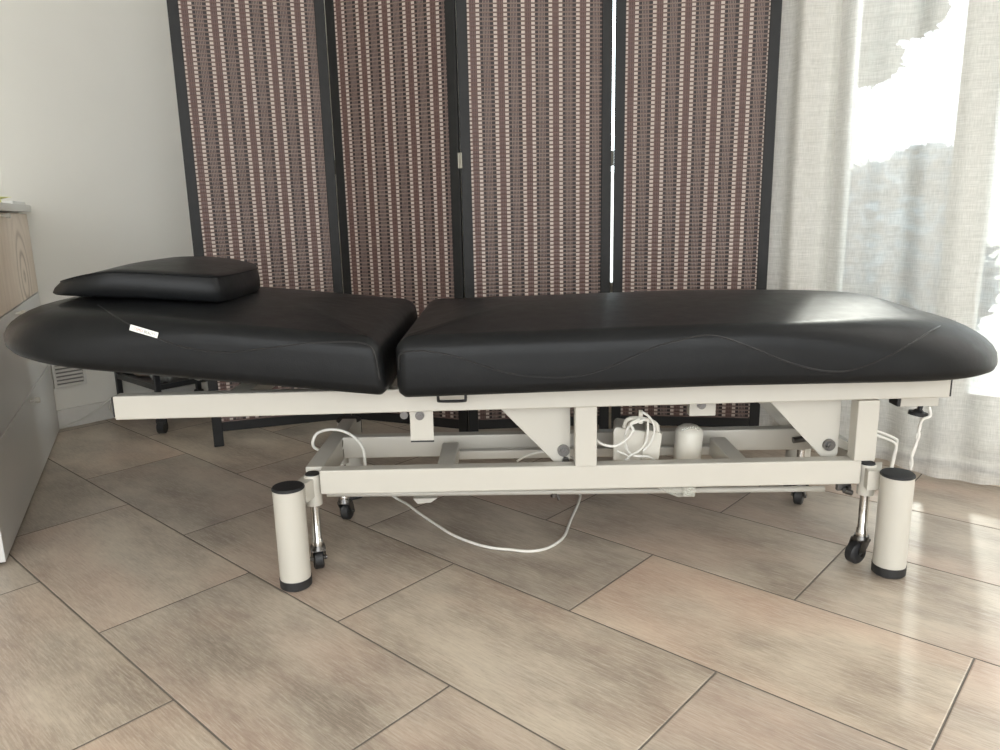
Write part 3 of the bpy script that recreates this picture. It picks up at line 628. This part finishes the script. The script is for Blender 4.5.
# D ring and underside box at the foot end
dr = MB(); zz = 0.393
dr.tube([(-0.121, 1.385, 0.400), (-0.121, 1.385, 0.379), (-0.118, 1.385, 0.376), (-0.094, 1.385, 0.3755), (-0.072, 1.385, 0.376), (-0.069, 1.385, 0.379), (-0.069, 1.385, 0.400)], 0.0028, 8, 4); part(dr, 'strap_ring', M['capm'])
ub = MB(); ub.box(0.815, 0.892, 1.49, 1.52, 0.318, 0.3465); part(ub, 'foot_end_bracket', M['white'], 0.001)
ub = MB(); ub.box(0.808, 0.8148, 1.49, 1.525, 0.318, 0.3465); part(ub, 'slide_block', M['rubber'], 0.001)
lf = MB(); lf.cyl((0.862, 1.50, 0.318), (0.860, 1.50, 0.308), 0.005, n=16); lf.cyl((0.8585, 1.50, 0.3085), (0.858, 1.50, 0.3035), 0.007, 0.012, n=28); lf.cyl((0.858, 1.50, 0.3035), (0.857, 1.50, 0.2965), 0.0185, 0.0185, n=28); lfo = part(lf, 'adjusting_foot', M['capm'])
cd = MB(); cd.tube([(0.870, 1.484, 0.318), (0.872, 1.480, 0.300), (0.858, 1.482, 0.292), (0.857, 1.49, 0.270), (0.8585, 1.49, 0.255), (0.853, 1.49, 0.235), (0.848, 1.49, 0.214), (0.850, 1.49, 0.195), (0.848, 1.49, 0.183)], 0.0028, 7, 5)
cd.tube([(0.860, 1.492, 0.292), (0.860, 1.492, 0.270), (0.855, 1.492, 0.255), (0.856, 1.492, 0.235), (0.851, 1.492, 0.214), (0.847, 1.492, 0.195), (0.851, 1.492, 0.180)], 0.0024, 7, 5); part(cd, 'twisted_cord', M['cable'])

# control box with its bracket and wires
cbx = MB(); cbx.prism([(0.232, 1.52, 0.185), (0.306, 1.52, 0.185), (0.310, 1.52, 0.256), (0.304, 1.52, 0.266), (0.238, 1.52, 0.278), (0.232, 1.52, 0.272)], (0.012, 0.075, 0)); cbo = part(cbx, 'control_box', M['cream'], 0.004)
lid = MB(); lid.prism([(0.288, 1.512, 0.186), (0.326, 1.512, 0.186), (0.334, 1.512, 0.264), (0.300, 1.512, 0.274)], (0.004, 0.05, 0)); lid.build('cover', M['cream'], cbo, bevel=0.002)
arm = MB(); arm.tube([(0.252, 1.505, 0.282), (0.258, 1.502, 0.298), (0.275, 1.50, 0.302), (0.300, 1.50, 0.298), (0.318, 1.50, 0.288), (0.322, 1.50, 0.272)], 0.0045, 8, 4); arm.tube([(0.262, 1.505, 0.285), (0.266, 1.502, 0.292), (0.278, 1.50, 0.293)], 0.003, 8, 4)
arm.box(0.282, 0.290, 1.50, 1.506, 0.290, 0.318); arm.build('bracket_arm', M['cream'], cbo)
wi = MB()
wi.tube([(0.186, 1.47, 0.268), (0.205, 1.47, 0.256), (0.228, 1.472, 0.252), (0.250, 1.475, 0.262), (0.266, 1.478, 0.282), (0.262, 1.482, 0.296), (0.280, 1.486, 0.305)], 0.0030, 8, 6)
wi.tube([(0.292, 1.49, 0.302), (0.262, 1.49, 0.290), (0.252, 1.49, 0.262), (0.257, 1.49, 0.238), (0.272, 1.49, 0.224), (0.300, 1.49, 0.222), (0.318, 1.492, 0.210), (0.33, 1.495, 0.198)], 0.0028, 8, 6)
wi.tube([(0.300, 1.495, 0.298), (0.298, 1.49, 0.262), (0.285, 1.485, 0.240), (0.262, 1.485, 0.225), (0.240, 1.485, 0.205)], 0.0024, 8, 6)
wi.tube([(0.286, 1.49, 0.318), (0.302, 1.49, 0.306), (0.312, 1.488, 0.285), (0.306, 1.488, 0.255), (0.290, 1.488, 0.235)], 0.0024, 8, 6)
wi.tube([(0.225, 1.50, 0.20), (0.17, 1.54, 0.195), (0.128, 1.56, 0.208), (0.085, 1.56, 0.213), (0.050, 1.56, 0.205), (0.030, 1.57, 0.19)], 0.0028, 8, 6)
wi.tube([(0.236, 1.486, 0.236), (0.258, 1.486, 0.224), (0.258, 1.486, 0.20)], 0.0020, 8, 4)
wi.build('wires', M['cable'], cbo)
mo = MB(); mo.cyl((0.401, 1.575, 0.150), (0.407, 1.575, 0.262), 0, n=36, prof=[(0, 0.026), (0.003, 0.0285), (0.098, 0.0300), (0.106, 0.026), (0.112, 0.017), (0.113, 0.012)]); moo = part(mo, 'motor_housing', M['cream'])
mc = MB(); mc.tube([(0.385, 1.555, 0.258), (0.400, 1.552, 0.264), (0.416, 1.556, 0.262), (0.424, 1.565, 0.25)], 0.0035, 8, 5); mc.build('seal', M['film'], moo)
fl_ = MB()
fl_.prism([(0.300, 1.50, 0.166), (0.420, 1.50, 0.166), (0.404, 1.50, 0.146), (0.392, 1.50, 0.130), (0.370, 1.50, 0.125), (0.340, 1.50, 0.138)], (0, 0.05, 0)); fl_.box(0.376, 0.402, 1.49, 1.4995, 0.130, 0.160)
part(fl_, 'clear_bag', M['film'], 0.002)

# ---------------------------------------------------------------- padding
def pad_mesh(L, Wd, nose, H, edge, thin, crown, boat=0.0, expo=2.25, swell=0.05):
    """plan outline from the square end (x=0) to the rounded nose (x=L); returns MB in local coordinates"""
    out = []
    rc = 0.022
    half = Wd / 2
    side = []
    m1 = 40
    for i in range(m1 + 1):
        side.append((rc + (L - nose - rc) * i / m1, half))
    for i in range(1, 56):
        t = math.pi / 2 * i / 55
        side.append((L - nose + nose * math.sin(t) ** (2 / expo), half * max(0.0, math.cos(t)) ** (2 / expo)))
    corner = [(rc - rc * math.cos(R(a_)), half - rc + rc * math.sin(R(a_))) for a_ in range(0, 90, 15)]
    endn = 14
    endl = [(0.0, (half - rc) * k / endn) for k in range(0, endn)]
    top = endl + corner + side                      # from (0,0) round to the nose tip (L,0)
    full = [(x, y) for x, y in top] + [(x, -y) for x, y in reversed(top[1:-1])]
    n = len(full)
    def nrm(i):
        a_, b_ = full[i - 1], full[(i + 1) % n]; d = Vector((b_[0] - a_[0], b_[1] - a_[1])); d = d.normalized() if d.length > 0 else Vector((1, 0))
        return Vector((-d.y, d.x)) * -1
    N_ = [nrm(i) for i in range(n)]
    # make sure the normals point inward
    for i in range(n):
        if N_[i].dot(Vector((L * 0.45 - full[i][0], -full[i][1]))) < 0 and not (abs(full[i][0]) < 1e-6): N_[i] = -N_[i]
        if full[i][0] < 1e-6: N_[i] = Vector((1, 0))
    def hfac(x):
        t = max(0, (x - (L - nose * 1.25)) / (nose * 1.25)); t = min(1, t); return 1 - thin * t * t
    mb = MB(); rr = []
    prof = [(0.030, 0.0, 0), (0.012, 0.0, 0), (0.003, 0.008, 0), (0.0, 0.022, 0)]
    prof += [(0.0, 0.45, 1), (0.0, 0.62, 1)]
    for k in range(1, 9):
        a_ = R(90 * k / 8); prof.append((edge * (1 - math.cos(a_)), 0.0, 2 + math.sin(a_)))
    for ins, z, mode in prof:
        ring = []
        for i, (x, y) in enumerate(full):
            Ht = H * hfac(x); tb_ = min(1, max(0, (x - (L - nose)) / nose)) ** 2 * boat
            extra = 0.0
            if mode == 0: extra = tb_ * (0.022 - z) * 2.2
            q = Vector((x, y)) + N_[i] * (ins + extra)
            te_ = min(1, max(0, (x - (L - nose * 1.9)) / (nose * 1.9))); te_ = te_ * te_ * (3 - 2 * te_)
            eh = edge + swell * te_; ev = min(edge + swell * te_ * 1.1, Ht - 0.034 + 0.014 * te_)
            if mode == 2 or mode > 2: q = Vector((x, y)) + N_[i] * (ins / edge * eh)
            if mode == 0: zz = z * (1 - 0.45 * te_) + tb_ * 0.010
            elif mode == 1: zz = 0.022 * (1 - 0.45 * te_) + (Ht - ev - 0.022 * (1 - 0.45 * te_)) * (z - 0.2) / 0.5
            else:
                    lin = math.asin(min(1, max(0, mode - 2))) / (math.pi / 2); vv = (mode - 2) * (1 - 0.08 * te_) + lin * 0.08 * te_
                    HtQ = H * hfac(q.x); zz = (Ht - ev) + (HtQ - edge * 0.08 - (Ht - ev)) * vv
            ring.append(Vector((q.x, q.y, zz)))
        rr.append(ring)
    last = rr[-1]
    K = 10
    for k in range(1, K + 1):
        t = k / K; ring = []
        for i, p in enumerate(last):
            sx = min(max(p.x, half * 0.8), L - nose * 0.75); sp_ = Vector((sx, 0, 0))
            q = p.lerp(Vector((sp_.x, 0.0005 * (1 if p.y >= 0 else -1), p.z)), t)
            c_ = math.sin(math.pi / 2 * t); ring.append(Vector((q.x, q.y, H * hfac(q.x) - edge * 0.08 * (1 - c_) + crown * c_ * min(1, (L - q.x) / nose + 0.25) )))
        rr.append(ring)
    mb.rings(rr, caps=True)
    bmesh.ops.remove_doubles(mb.bm, verts=mb.bm.verts, dist=0.0004)
    return mb
ZP = 0.3960
# foot section: from X=-0.175 to X=1.0
PW = 0.62
mp_ = pad_mesh(1.195, PW, 0.29, 0.116, 0.034, 0.30, 0.016, 0.0, 2.7, 0.095)
for v_ in mp_.bm.verts:
    v_.co = Vector((-0.192 + v_.co.x, YC + v_.co.y, ZP + v_.co.z + 0.010 * min(1.0, max(0.0, v_.co.x / 0.6))))
MAINPAD = part(mp_, 'long_pad', M['leather'], angle=60, flipcheck=True)
# head section, tilted up about the hinge
hp_ = pad_mesh(0.800, PW, 0.28, 0.112, 0.032, 0.34, 0.012, 0.2, 2.5, 0.080)
TILT = R(6.3)
def headco(p):
    x = -p.x * math.cos(TILT) - p.z * math.sin(TILT) * 1.0; z = p.x * math.sin(TILT) + p.z * math.cos(TILT)
    return Vector((-0.208 + x + 0.0, YC + p.y, ZP + 0.004 + z))
for v_ in hp_.bm.verts: v_.co = headco(v_.co.copy())
HEADPAD = part(hp_, 'head_pad', M['leather'], angle=60, flipcheck=True)
TOPZ = 0.124
cs = thing('head_cushion', 'small black wedge shaped cushion resting on the raised head pad', 'cushion', headco(Vector((0.53, 0.07, 0.124))))
def closed_smooth(pts, k=8):
    n = len(pts); out = []
    for i in range(n):
        a, b, c, d = (Vector(pts[(i + j) % n]) for j in (-1, 0, 1, 2))
        for q in range(k):
            t = q / k; out.append(0.5 * ((2 * b) + (c - a) * t + (2 * a - 5 * b + 4 * c - d) * t * t + (3 * b - a - 3 * c + d) * t ** 3))
    return out
plan = closed_smooth([(0.350, -0.148), (0.328, -0.115), (0.322, 0.000), (0.328, 0.100), (0.370, 0.195), (0.470, 0.270), (0.570, 0.280), (0.635, 0.200), (0.655, 0.060), (0.645, -0.080), (0.630, -0.155), (0.560, -0.185), (0.450, -0.170)])
cen_ = Vector((0.48, 0.05))
def cthk(p): return 0.053 - 0.030 * max(0, min(1, (p.x - 0.52) / 0.13)) ** 1.6
def cco(v): v = Vector(v); v.z -= 0.016 * max(0, (v.x - 0.42) / 0.25) ** 2; v.x += (0.034 - 0.05 * min(1, max(0, (v.z + 0.016 * max(0, (v.x - 0.42) / 0.25) ** 2 - TOPZ) / 0.05))) * max(0, (v.x - 0.45) / 0.2); return headco(v)
cm_ = MB(); rr = []
for ins, hz in ((0.030, 0.0), (0.006, 0.0), (0.0, 0.12), (-0.003, 0.5), (0.0, 0.93), (0.003, 1.0)):
    rr.append([cco(Vector((*(p + (cen_ - p).normalized() * ins), TOPZ + cthk(p) * hz))) for p in plan])
for k in range(1, 9):
    t = k / 8
    rr.append([cco(Vector((*(p + (cen_ - p).normalized() * 0.003).lerp(cen_, t * 0.995), TOPZ + cthk(p.lerp(cen_, t)) + 0.010 * math.sin(t * math.pi / 2)))) for p in plan])
cm_.rings(rr); cm_.build('cushion_body', M['leather'], cs, angle=50, flipcheck=True)
pg = MB(); pr = [cco(Vector((*p, TOPZ + cthk(p) * 0.97))) for p in plan]; pg.tube(pr + pr[:1], 0.0016, 6, 1); pg.build('piping', M['leather'], cs)
SEAM_L = [(-0.1854, 1.3338, 0.449), (-0.184, 1.3331, 0.475), (-0.174, 1.3286, 0.4829), (-0.1595, 1.3281, 0.4845), (-0.1361, 1.3281, 0.4841), (-0.1093, 1.3279, 0.4799), (-0.0825, 1.3277, 0.4739), (-0.0558, 1.3275, 0.4642), (-0.029, 1.3275, 0.4544), (-0.0022, 1.3275, 0.4446), (0.0338, 1.3275, 0.4365), (0.079, 1.3275, 0.4318), (0.1242, 1.3275, 0.4309), (0.1639, 1.3275, 0.4375), (0.1999, 1.3275, 0.4496), (0.2357, 1.3275, 0.4654), (0.2767, 1.3278, 0.4828), (0.3213, 1.3287, 0.4944), (0.3665, 1.3317, 0.502), (0.4018, 1.3289, 0.4963), (0.4378, 1.3277, 0.4831), (0.4743, 1.3275, 0.4678), (0.5111, 1.3275, 0.4523), (0.5477, 1.3275, 0.4405), (0.5843, 1.3275, 0.4324), (0.6204, 1.3275, 0.4316), (0.6504, 1.3275, 0.4384), (0.682, 1.328, 0.4505), (0.7192, 1.3335, 0.467), (0.7626, 1.3507, 0.4851), (0.8147, 1.3875, 0.4985), (0.9078, 1.4912, 0.4927)]
SEAM_H = [(-0.2206, 1.3318, 0.4316), (-0.2244, 1.331, 0.4578), (-0.2284, 1.3308, 0.4837), (-0.2387, 1.3322, 0.4964), (-0.2621, 1.3342, 0.502), (-0.2976, 1.3321, 0.5032), (-0.342, 1.3294, 0.5027), (-0.3778, 1.328, 0.5001), (-0.4176, 1.3276, 0.4955), (-0.4594, 1.3275, 0.4909), (-0.5009, 1.3275, 0.49), (-0.5401, 1.3275, 0.4945), (-0.5752, 1.3275, 0.5025), (-0.6099, 1.3282, 0.5158), (-0.643, 1.3336, 0.5302), (-0.6782, 1.3469, 0.5452), (-0.7163, 1.3718, 0.559), (-0.7655, 1.4258, 0.5681)]
from mathutils.bvhtree import BVHTree
def seam(pts, pad):
    o_ = Vector(pad['org']); me = pad.data
    bv = BVHTree.FromPolygons([v_.co + o_ for v_ in me.vertices], [p.vertices[:] for p in me.polygons])
    for mirror in (False, True):
        q = []
        for p in pts:
            c = Vector(p)
            if mirror: c.y = 2 * YC - c.y
            l, n_, i_, d_ = bv.find_nearest(c); q.append(l)
        t = MB(); t.tube(q, 0.0016, 6, 4); t.build('seam', M['seam'], pad)
seam(SEAM_L, MAINPAD); seam(SEAM_H, HEADPAD)
# little woven maker's tag stitched to the head pad
e1 = (Vector((-0.6125, 1.3279, 0.5232)) - Vector((-0.6599, 1.3296, 0.5384))).normalized(); nn = Vector((0, -1, 0.12)).normalized(); e2 = nn.cross(e1).normalized()
tc_ = Vector((-0.636, 1.3268, 0.5305))
tg = MB(); tg.prism([tc_ - e1 * 0.0255 - e2 * 0.0052, tc_ + e1 * 0.0255 - e2 * 0.0052, tc_ + e1 * 0.0255 + e2 * 0.0052, tc_ - e1 * 0.0255 + e2 * 0.0052], nn * 0.0012)
tgo = tg.build('maker_tag', M['tag'], HEADPAD); tgo['label'] = 'small white woven tag with faint lettering'
mt = Matrix((e1, e2, nn)).transposed().to_4x4()
def word(txt, x0, m):
    cu = bpy.data.curves.new('lettering', 'FONT'); cu.body = txt; cu.size = 0.0072; cu.extrude = 0.0001; cu.space_character = 1.0
    tmp = bpy.data.objects.new('tmp', cu); COL.objects.link(tmp); bpy.context.view_layer.update()
    me = bpy.data.meshes.new_from_object(tmp.evaluated_get(bpy.context.evaluated_depsgraph_get())); bpy.data.objects.remove(tmp)
    w0 = max(v_.co.x for v_ in me.vertices)
    for v_ in me.vertices: v_.co = (tc_ + nn * 0.0014) + mt.to_3x3() @ Vector((x0 + v_.co.x * 0.0205 / w0, v_.co.y - 0.0026, v_.co.z)) - Vector(tgo['org'])
    me.materials.clear(); me.materials.append(m); o = bpy.data.objects.new('lettering', me); COL.objects.link(o); o.parent = tgo; o['org'] = tgo['org']
word('COSMO', -0.0225, M['tagpink']); word('BEAUTY', 0.0005, M['taggrey'])


# ================================================================== mains cord on the floor
pcd = MB()
pcd.tube([(-0.366, 1.66, 0.20), (-0.395, 1.62, 0.205), (-0.418, 1.60, 0.225), (-0.410, 1.60, 0.252), (-0.385, 1.60, 0.262), (-0.355, 1.60, 0.260), (-0.325, 1.59, 0.248), (-0.305, 1.58, 0.225), (-0.300, 1.57, 0.200), (-0.302, 1.57, 0.180), (-0.322, 1.60, 0.170), (-0.335, 1.66, 0.140),
 (-0.310, 1.78, 0.06), (-0.275, 1.83, 0.008), (-0.245, 1.80, 0.004), (-0.205, 1.735, 0.004), (-0.165, 1.675, 0.004), (-0.120, 1.61, 0.004), (-0.075, 1.565, 0.004), (-0.030, 1.535, 0.004), (0.014, 1.522, 0.004), (0.055, 1.512, 0.004), (0.090, 1.522, 0.004), (0.120, 1.553, 0.004), (0.140, 1.592, 0.004), (0.157, 1.66, 0.004), (0.185, 1.76, 0.004), (0.20, 1.83, 0.006), (0.19, 1.86, 0.02)], 0.0034, 10, 6)
tag(pcd.build('mains_cord', M['cable'], org=(0.0, 1.6, 0.0)), 'long white mains cord looping over the tiles beneath the treatment table', 'cord')

# ================================================================== head cushion
